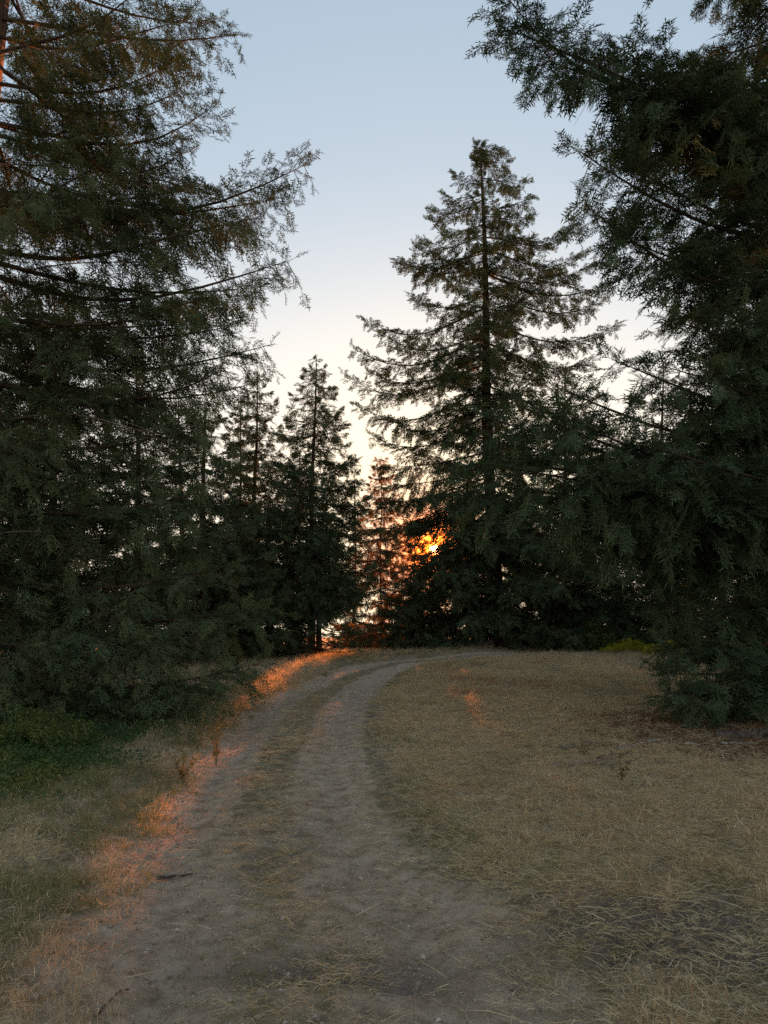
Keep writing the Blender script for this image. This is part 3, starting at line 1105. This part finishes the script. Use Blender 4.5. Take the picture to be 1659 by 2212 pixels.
# --- the other conifers
def conifer(label, px, Y, top_py, half, r0, seed, n, spray=.46, droop=.12, low=.6, tint0=.22, brown=.04, joined=False, top_px=None, full=.75, shape=.8, sparse=1.0, group='conifers round the meadow', hang=.25, drop=None, kind='far'):
    global TOTAL
    b = at(px, 1390, Y)
    lean = np.random.default_rng(seed * 13).normal(0, 11)
    tp = at(top_px or px + lean, top_py, Y)
    t = Tree(label, b[:2], tp, r0, seed, group)
    H = t.H

    def ln(h, a):
        f = max(0., 1 - h / H)
        return .18 + half * min(1., (f / full) ** shape)
    t.fill(low, H - .25, int(n * (1.0 if joined else 1.25)), ln, whorl=.62, droop=lambda h: droop * (1 - 1.5 * h / H), brown=brown, tint0=tint0, spray=spray, step=.15 / sparse, sep=.17 / sparse, Ls=.62 * min(1.3, half / 2.4), hang=hang, t0=.12, up_tip=.4)
    TOTAL += t.finish(SPRAYS[kind], joined=joined, drop=drop)
    return t


conifer('slim pointed conifer left of the sun, the tallest spire of its clump', 672, 32, 772, 3.3, .13, 21, 96, droop=.06, low=2.2)
conifer('slender conifer left of the pointed spire, its dark trunk showing between boughs', 545, 33, 800, 2.9, .15, 22, 76, low=3.2, droop=.12, brown=.05)
conifer('thin conifer peeping out close behind the slender one\'s left side', 512, 37, 880, 2.6, .14, 23, 56, low=3.0, droop=.15, brown=.05)
conifer('young bluish conifer in front of the pointed spire', 640, 28.5, 975, 2.4, .09, 24, 62, tint0=.08, droop=.16, low=.3)
conifer('low bushy young conifer at the right end of the left clump', 690, 29.5, 1105, 1.35, .10, 25, 50, tint0=.10, droop=.2, low=.25)
conifer('low bushy conifer at the foot of the slender one, left of the bluish', 580, 27.5, 1080, 2.3, .10, 26, 52, tint0=.10, droop=.2, low=.25)
conifer('conifer half hidden behind the limbs of the left redwood', 440, 25, 870, 2.8, .14, 27, 70, tint0=.2, brown=.1, low=.4)
conifer('rusty bushy conifer with foliage to the ground just left of the sun', 826, 42, 985, 2.2, .045, 28, 150, tint0=.35, brown=.2, low=.3, sparse=.9, kind='rusty')
conifer('dark young conifer right below the setting sun, touching the great redwood\'s skirts', 912, 38.6, 1205, 1.7, .05, 39, 64, low=.2, tint0=.2)
conifer('low shaded conifer close behind the great redwood\'s trunk foot', 1098, 39, 1180, 1.8, .06, 58, 50, low=.2, tint0=.15)
conifer('rusty ragged conifer standing between the bushy rusty one and the great redwood', 889, 40.5, 1110, 1.9, .045, 29, 80, tint0=.4, brown=.2, low=.3, kind='rusty')
conifer('small far conifer beyond the crest, the left one of two in the low gap', 748, 50, 1322, 1.8, .05, 55, 40, low=.2, tint0=.2)
conifer('small far conifer beyond the crest, the right one of two, nearest the rusty bushy one', 805, 50, 1318, 1.8, .05, 57, 40, low=.2, tint0=.3)
conifer('dark far conifer in the gap between the left clump and the rusty trees', 765, 47, 1010, 1.9, .1, 30, 60, low=.3, tint0=.25)
conifer('dark conifer standing right behind the great redwood', 1215, 39, 800, 3.6, .2, 31, 60, droop=.25, tint0=.14, low=.4)
conifer('bluish conifer at the back under the arch of the right redwood', 1330, 35, 1035, 2.7, .14, 32, 58, droop=.22, tint0=.06, low=.3)
conifer('conifer at the far back, framed by the right redwood', 1425, 42, 780, 3.4, .18, 33, 56, droop=.15, tint0=.15, low=.6)
conifer('conifer behind the trailing skirts of the right redwood', 1560, 31, 700, 3.4, .18, 34, 62, droop=.15, tint0=.15, low=.5)
conifer('broad conifer in deep shade far left behind the left redwood', 120, 24, 640, 3.6, .2, 35, 50, droop=.12, brown=.18, low=.4)
conifer('conifer in shade behind the left redwood, next to the half hidden one', 300, 27, 760, 3.2, .18, 36, 50, droop=.12, brown=.18, low=.4)
conifer('low drooping conifer in the shade under the great redwood', 1180, 37, 1120, 2.8, .14, 37, 44, droop=.3, tint0=.10, low=.3)

FILL = dict(droop=.2, low=.3, joined=True)
conifer('far conifer glimpsed under the right arch, left of the other far one', 1290, 46, 940, 3.6, .16, 46, 74, tint0=.12, **FILL)
conifer('far conifer glimpsed through the holes under the right arch', 1480, 43, 880, 3.8, .16, 47, 78, tint0=.12, **FILL)
conifer('shaded conifer at the left border behind the left redwood\'s trunk', -40, 21, 640, 3.4, .2, 41, 44, brown=.12, **FILL)
conifer('dim conifer deep in the left grove, just behind the half hidden one', 395, 34, 860, 2.6, .16, 43, 44, brown=.1, **FILL)
conifer('low full-skirted conifer at the left end of the middle clump', 515, 27.5, 1170, 2.2, .1, 54, 52, tint0=.1, **FILL)
conifer('bushy low conifer in shade under the left redwood\'s outer limbs', 470, 27, 1180, 2.0, .1, 45, 44, tint0=.1, **FILL)
conifer('conifer at the right border behind the right redwood\'s trunk', 1690, 24, 700, 3.4, .2, 48, 64, tint0=.12, **FILL)
conifer('low young conifer next to the round bush under the right arch', 1245, 34, 1180, 2.0, .1, 49, 46, tint0=.06, **FILL)
conifer('low young conifer under the right arch, closest to the right redwood', 1420, 33, 1150, 2.1, .1, 50, 46, tint0=.08, **FILL)
conifer('knee-high rusty young conifer on the crest left of the sun\'s glow', 848, 35.5, 1282, 1.0, .05, 51, 32, tint0=.4, brown=.3, **FILL)
conifer('low dark young conifer on the crest left of the great redwood, lit from behind', 895, 36.5, 1258, 1.4, .06, 53, 34, tint0=.3, brown=.2, **FILL)
conifer('low dark young conifer on the crest under the setting sun', 945, 38, 1262, 1.7, .06, 52, 34, tint0=.2, brown=.1, **FILL)

# ------------------------------------------------------------------ grass, straw and ground cover
def points(n, y0, y1, power, margin=1.5):
    """Random ground points inside the view and a margin round it, thinning out with distance."""
    u = rng.random(n)
    a = 2 - power
    y = (y0 ** a + u * (y1 ** a - y0 ** a)) ** (1 / a)
    x = rng.uniform(-1, 1, n) * (.66 * y + margin)
    return x, y


def turf(name, x, y, keep, sources, size, tint, tilt=.15, lift=0., **p):
    k = rng.random(len(x)) < keep
    x, y = x[k], y[k]
    z = terrain(x, y) + lift
    rot = np.stack((rng.normal(0, tilt, len(x)), rng.normal(0, tilt, len(x)), rng.uniform(0, 2 * PI, len(x))), -1)
    sz = (size[k] if np.ndim(size) else size) * rng.uniform(.65, 1.25, len(x))
    tn = np.clip((tint[k] if np.ndim(tint) else tint) + rng.normal(0, .08, len(x)), 0, .8)
    return scatter(name, np.stack((x, y, z), -1), rot, sz, tn, sources, 1, kind='stuff', **p)


x, y = points(100000, 1.8, 42, 1.25)
d, s = path_coords(x, y)
worn = worn_of(x, y, d)
lush = lush_of(x, y, d)
lit = litter_of(x, y)
patch = fbm(x * .35, y * .35, 91)
off = smooth(.95, 1.5, np.abs(d) + (fbm(x * 1.2, y * 1.2, 31) - .5) * .7)
clump = fbm(x * 1.1, y * 1.1, 93)
right = smooth(.6, 1.6, d)
shade_l = smooth(-2.5, -3.6, x) * smooth(5.8, 7.6, y) * smooth(16, 13, y)
tm = np.clip(furrow_mask(x, y)[0] * 1.5 * smooth(.34, .60, fbm(x * 2.6, y * 4.2, 131, 2)), 0, .82)
field_t = np.clip(.17 + .30 * clump + .7 * (patch - .5) + rng.normal(0, .13, len(x)) + .45 * smooth(.60, .72, fbm(x * .6 + 9, y * .6, 111)), 0, .8)
turf('dry_grass', x, y, (1 - tm) * off * np.clip(.06 + 1.0 * smooth(.42, .62, clump), 0, .9) * (1 - .75 * lit) * (1 - .9 * shade_l) * right, DRY_UP, .66 + .55 * smooth(8, 22, y), field_t + .10, .4)
turf('flattened_grass', x, y, (1 - tm) * (.6 * np.exp(-(d / .24) ** 2) * np.clip(clump * 1.6, 0, 1) + .16 * smooth(1.3, .8, np.abs(d)) * (1 - worn) * smooth(12, 5, y) + off * .9 * right * (1 - .6 * lit)) * np.clip(1.25 - clump, 0, 1) * smooth(34, 16, y) * (1 - .65 * smooth(.60, .70, fbm(x * .7 + 3, y * .7, 117))), DRY_FLAT, .72 + .35 * smooth(5, 12, y), field_t + .05, .12)
x2, y2 = points(56000, 1.8, 42, 1.15)
d2, s2 = path_coords(x2, y2)
l2 = smooth(-.72, -1.08, d2 - (fbm(x2 * 1.3, y2 * 1.3, 33) - .5) * .6)
sh2 = smooth(-2.6, -3.6, x2) * smooth(5.9, 7.6, y2) * smooth(16, 13, y2)
g2 = fbm(x2 * .8, y2 * .8, 95)
turf('verge_grass', x2, y2, l2 * (1 - .75 * sh2) * .75, DRY_TALL, .42 + .25 * smooth(6, 14, y2), .06 + .62 * g2, .3)
turf('tall_dry_stems', x, y, .05 * off * right * (1 - lit) * smooth(.4, .7, patch), DRY_TALL, .62, .45 + .25 * (clump - .5), .3)
turf('verge_green_grass', x2, y2, l2 * (1 - .35 * sh2) * np.maximum(smooth(.38, .62, 1 - g2), .6 * sh2) * .9, GREEN_TALL, .62, .2 + .5 * g2, .3)
x3, y3 = points(42000, 1.8, 34, 1.35, 1.0)
d3, s3 = path_coords(x3, y3)
n3 = fbm(x3 * .9, y3 * .9, 97)
strip = np.exp(-((d3 + .02) / .36) ** 2) * np.clip(n3 * 1.8, 0, 1) + .35 * smooth(9, 4, y3) * smooth(.4, .7, n3) * smooth(1.6, .8, np.abs(d3))
edge_r = np.exp(-((d3 - 1.25) / .35) ** 2) * smooth(4, 6, y3) * smooth(.35, .6, n3)
tuft = smooth(.62, .74, fbm(x3 * .5, y3 * .5, 99)) * smooth(1.0, 1.6, d3) * .6
turf('green_grass', x3, y3, np.clip(strip * .9 + edge_r + tuft, 0, 1), GREEN_UP, .55 + .5 * smooth(.9, 1.3, np.abs(d3)), .35 + .6 * (n3 - .3), .25)
x4, y4 = points(26000, 1.8, 15, 1.6, 1.0)
d4, s4 = path_coords(x4, y4)
n4 = fbm(x4 * 1.1, y4 * 1.1, 101)
turf('loose_straw', x4, y4, np.clip(.13 + .95 * smooth(.8, 1.5, d4) * n4 * 1.6 + .25 * smooth(-.9, -1.5, d4), 0, 1) * np.clip(1.1 - .9 * worn_of(x4, y4, d4) * smooth(.9, .3, d4), .10, 1), STRAWS, .75, .35 + .4 * n4, .06, .006)
x5, y5 = points(3600, 1.8, 9, 1.6, .6)
d5, s5 = path_coords(x5, y5)
turf('long_straw', x5, y5, np.clip(.12 + .8 * smooth(.2, 1.2, d5), 0, 1), LONG_STRAWS, .8, .55, .08, .012)
x8, y8 = points(30000, 1.9, 16, 1.6, .3)
d8, s8 = path_coords(x8, y8)
turf('soil_crumbs', x8, y8, np.clip(worn_of(x8, y8, d8) * 1.1 - .1, .03, 1) * .75, CRUMBS, .6 + 1.3 * rng.random(len(x8)) ** 3, .12 + .25 * rng.random(len(x8)), .5, .001)
x6, y6 = rng.uniform(1.5, 11, 12000), rng.uniform(6, 15, 12000)
turf('needle_litter', x6, y6, litter_of(x6, y6) * .9, DUFF, 1.1, .4, .08, .004)
x7, y7 = rng.uniform(-11, -1.6, 22000), rng.uniform(5.2, 17, 22000)
d7, _ = path_coords(x7, y7)
n7 = fbm(x7 * .7, y7 * .7, 103)
turf('ground_cover', x7, y7, smooth(-2.4, -3.5, x7 + .8 * (n7 - .5)) * smooth(5.8, 7.4, y7 + 1.5 * (n7 - .5)) * smooth(16, 12.5, y7) * np.clip(n7 * 1.1 - .1, 0, .6), COVER, .75, .15 + .55 * smooth(.4, .75, n7), .3)

# ------------------------------------------------------------------ shrubs and weeds at the meadow's edge
def leafy_mound(name, label, cat, c, rx, ry, h, n, sources, seed, tint=.4, size=1.0, group=None):
    r = np.random.default_rng(seed)
    z0 = terrain(c[0], c[1])
    root = thing(name, label, cat, (c[0], c[1], z0), group)
    # stems
    k = 14
    a, rr = r.uniform(0, 2 * PI, k), np.sqrt(r.random(k))
    b = np.stack((c[0] + np.cos(a) * rr * rx * .8, c[1] + np.sin(a) * rr * ry * .8, np.full(k, z0 - .05)), -1)
    b[:, 2] = terrain(b[:, 0], b[:, 1]) - .05
    tp = b + np.stack((r.normal(0, .1, k), r.normal(0, .1, k), h * r.uniform(.6, 1.05, k)), -1)
    P = np.stack((b, (b + tp) / 2 + r.normal(0, .03, (k, 3)), tp), 1)
    V, F = tubes(P, np.repeat(np.array([[.012, .008, .003]]), k, 0), 4)
    link('stems', mesh_np('stems', V - np.array(root.location), [F], True), M_TWIG).parent = root
    a, rr = r.uniform(0, 2 * PI, n), np.sqrt(r.random(n))
    x, y = c[0] + np.cos(a) * rr * rx, c[1] + np.sin(a) * rr * ry
    prof = h * (1 - rr ** 2.2) * (.55 + .9 * noise2(x * 2.2, y * 2.2, seed))
    z = terrain(x, y) + prof * r.random(n) ** .6
    scatter('foliage', np.stack((x, y, z), -1), np.stack((r.normal(0, .4, n), r.normal(0, .4, n), r.uniform(0, 6.3, n)), -1), size * r.uniform(.7, 1.3, n), np.clip(tint + r.normal(0, .15, n), 0, .8), sources, seed, root, kind='stuff')
    return root


p = at(1372, 1400, 29.5)
leafy_mound('bracken_clump', 'bright yellow-green bracken patch on the crest beside the right redwood', 'shrub', (p[0], 29.8), 1.3, .6, .36, 200, BRACKEN, 601, .35, .7)
p = at(1440, 1400, 28.2)
leafy_mound('bracken_clump', 'yellowing bracken clump touching the skirts of the right redwood', 'shrub', (p[0], 28.0), 1.0, .5, .42, 170, BRACKEN, 602, .5, .7)
p = at(1315, 1385, 31)
leafy_mound('round_bush', 'round mid-green bush behind the yellow bracken', 'shrub', (p[0], 32.5), .9, .8, 1.5, 320, COVER, 603, .65, 1.3)
leafy_mound('low_bush', 'yellow-green low bush in the shade at the left redwood\'s foot', 'shrub', (-4.3, 9.2), .8, .5, .38, 190, COVER, 604, .6, .7)


def weed(label, c, h, seed, n_stem=3, spread=.10, tint=.4, leaf=1.0, cat='weed', group=None):
    r = np.random.default_rng(seed)
    z0 = terrain(c[0], c[1])
    root = thing('weed_stalk', label, cat, (c[0], c[1], z0), group)
    P, pts = [], []
    for i in range(n_stem):
        a = r.uniform(0, 2 * PI)
        t = np.linspace(0, 1, 5)
        hh = h * (1 if i == 0 else r.uniform(.5, .9))
        st = np.stack((math.cos(a) * spread * t ** 1.5 * (i > 0) + r.normal(0, .01, 5), math.sin(a) * spread * t ** 1.5 * (i > 0) + r.normal(0, .01, 5), t * hh - .04 * (t == 0)), -1)
        P.append(st)
        for f in np.linspace(.25, 1, int(9 * hh / .5) + 3):
            pts.append([np.interp(f, t, st[:, k]) for k in range(3)])
    V, F = tubes(np.array(P), np.repeat(np.array([[.0035, .003, .0025, .002, .001]]), n_stem, 0), 4)
    link('stem', mesh_np('stem', V, [F], True), M_TWIG).parent = root
    pts = np.array(pts) + np.array(root.location)
    n = len(pts)
    scatter('leaves', pts, np.stack((r.normal(0, .5, n), r.normal(0, .5, n), r.uniform(0, 6.3, n)), -1), leaf * r.uniform(.6, 1.1, n), np.clip(tint + r.normal(0, .12, n), 0, .8), WEEDS, seed, root, kind='stuff')


weed('tall sunlit weed stalk beside the path\'s left edge', at(470, 1600, 8.6)[:2], .58, 701, 3, .10, .5, .6)
weed('shorter thin weed stalk just left of the tall sunlit one', at(435, 1600, 8.8)[:2], .5, 702, 1, .05, .5, .5)
weed('bushy orange weed on the bank where the verge meets the track', at(395, 1650, 7.6)[:2], .40, 703, 6, .18, .5, .5)
weed('green weed standing in the tan grass behind the low bough', at(510, 1440, 18.5)[:2], .75, 704, 4, .14, .1)
weed('small green seedling on the meadow below the right redwood', at(1340, 1660, 7.2)[:2], .24, 705, 4, .10, .15, .45)
weed('pale green seedling out in the middle of the meadow', at(1255, 1590, 8.6)[:2], .22, 706, 4, .10, .3, .4)


# ------------------------------------------------------------------ fallen wood
def stick(label, pts, r0, r1, m=M_TWIG, name='fallen_stick', forks=0, seed=1, lift=.8, cat='stick', group=None, n=7):
    r = np.random.default_rng(seed)
    P = np.array([(x, y, 0.) for x, y in pts])
    t = np.linspace(0, 1, 11)
    q = np.stack([np.interp(t, np.linspace(0, 1, len(P)), P[:, k]) for k in range(3)], -1)
    L = np.linalg.norm(q[-1] - q[0])
    q[:, :2] += r.normal(0, .012 * L, (11, 2))
    R = r0 + (r1 - r0) * t
    q[:, 2] = terrain(q[:, 0], q[:, 1]) + R * lift + (.018 if q[0, 1] > 6 else .010)
    root = thing(name, label, cat, q[0], group)
    o = q[0]
    V, F = tubes((q - o)[None], (R * (1 + r.normal(0, .12, 11)))[None], n)
    for e, k in ((0, 0), (10, 10)):
        V = np.concatenate((V, (q[k] - o)[None]))
    ends = [(len(V) - 2, j, (j + 1) % n) for j in range(n)] + [(len(V) - 1, 10 * n + (j + 1) % n, 10 * n + j) for j in range(n)]
    link('stem', mesh_np('stem', V, [F, np.array(ends)], True), m).parent = root
    for i in range(forks):
        f = r.integers(3, 9)
        d = norm(q[f + 1] - q[f])
        e = norm(d * .7 + np.array((-d[1], d[0], 0)) * r.choice((-1, 1)) * .7 + np.array((0, 0, r.uniform(.1, .6))))
        ln = L * r.uniform(.15, .35)
        tt = np.array((0, .35, .7, 1.))[:, None]
        fp = q[f] + e * ln * tt + r.normal(0, .02 * ln, (4, 3)) * tt
        V, F = tubes((fp - o)[None], (R[f] * np.array((.6, .5, .35, .12)))[None], 5)
        link('fork', mesh_np('fork', V, [F], True), m).parent = root
    return root


a, b = at(985, 1397, 34.6), at(1062, 1388, 35.0)
stick('pale weathered log lying left of the great redwood\'s trunk', (a[:2], b[:2]), .15, .25, M_PALE, 'fallen_log', 3, 3, 1.0, 'log')
a, b = at(1545, 1580, 9.7), at(1780, 1590, 9.3)
stick('dark mossy fallen trunk at the foot of the right redwood', (a[:2], b[:2]), .07, .13, M_DARKLOG, 'fallen_log', 3, 4, .35, 'log')
for k, (pa, pb, Ya, Yb, r, fk, lab, m) in enumerate((
        ((1330, 1612), (1440, 1590), 8.9, 9.6, .026, 3, 'forked pale stick on rusty litter below the right redwood', M_PALE),
        ((1215, 1618), (1300, 1600), 9.0, 9.3, .026, 2, 'short stick where the dry grass meets the rusty litter', M_TWIG),
        ((1555, 1610), (1640, 1612), 9.2, 9.1, .022, 1, 'thin pale stick in front of the dark fallen trunk', M_PALE),
        ((1190, 1660), (1420, 1652), 7.9, 8.1, .020, 4, 'long twiggy stick lying across the dry grass below the rusty litter', M_TWIG),
        ((1290, 1640), (1380, 1628), 8.3, 8.6, .022, 3, 'dark forked branch lying across the upper rim of the rusty litter', M_DARKLOG),
        ((1480, 1600), (1560, 1622), 9.2, 8.8, .022, 3, 'pale forked twig between the fallen trunk and the forked pale stick', M_PALE),
        ((205, 2190), (278, 2140), 3.30, 3.55, .007, 0, 'thin dark twig on bare soil at the near left of the track', M_DARKLOG),
        ((340, 1885), (415, 1880), 4.95, 5.0, .012, 0, 'dark stick lying across the left wheel rut', M_DARKLOG))):
    a, b = at(*pa, Ya), at(*pb, Yb)
    mid = ((a[0] + b[0]) / 2, (a[1] + b[1]) / 2 + .05)
    stick(lab, (a[:2], mid, b[:2]), r, r * .5, m, 'fallen_stick', fk, 40 + k)
print('sprays', TOTAL)
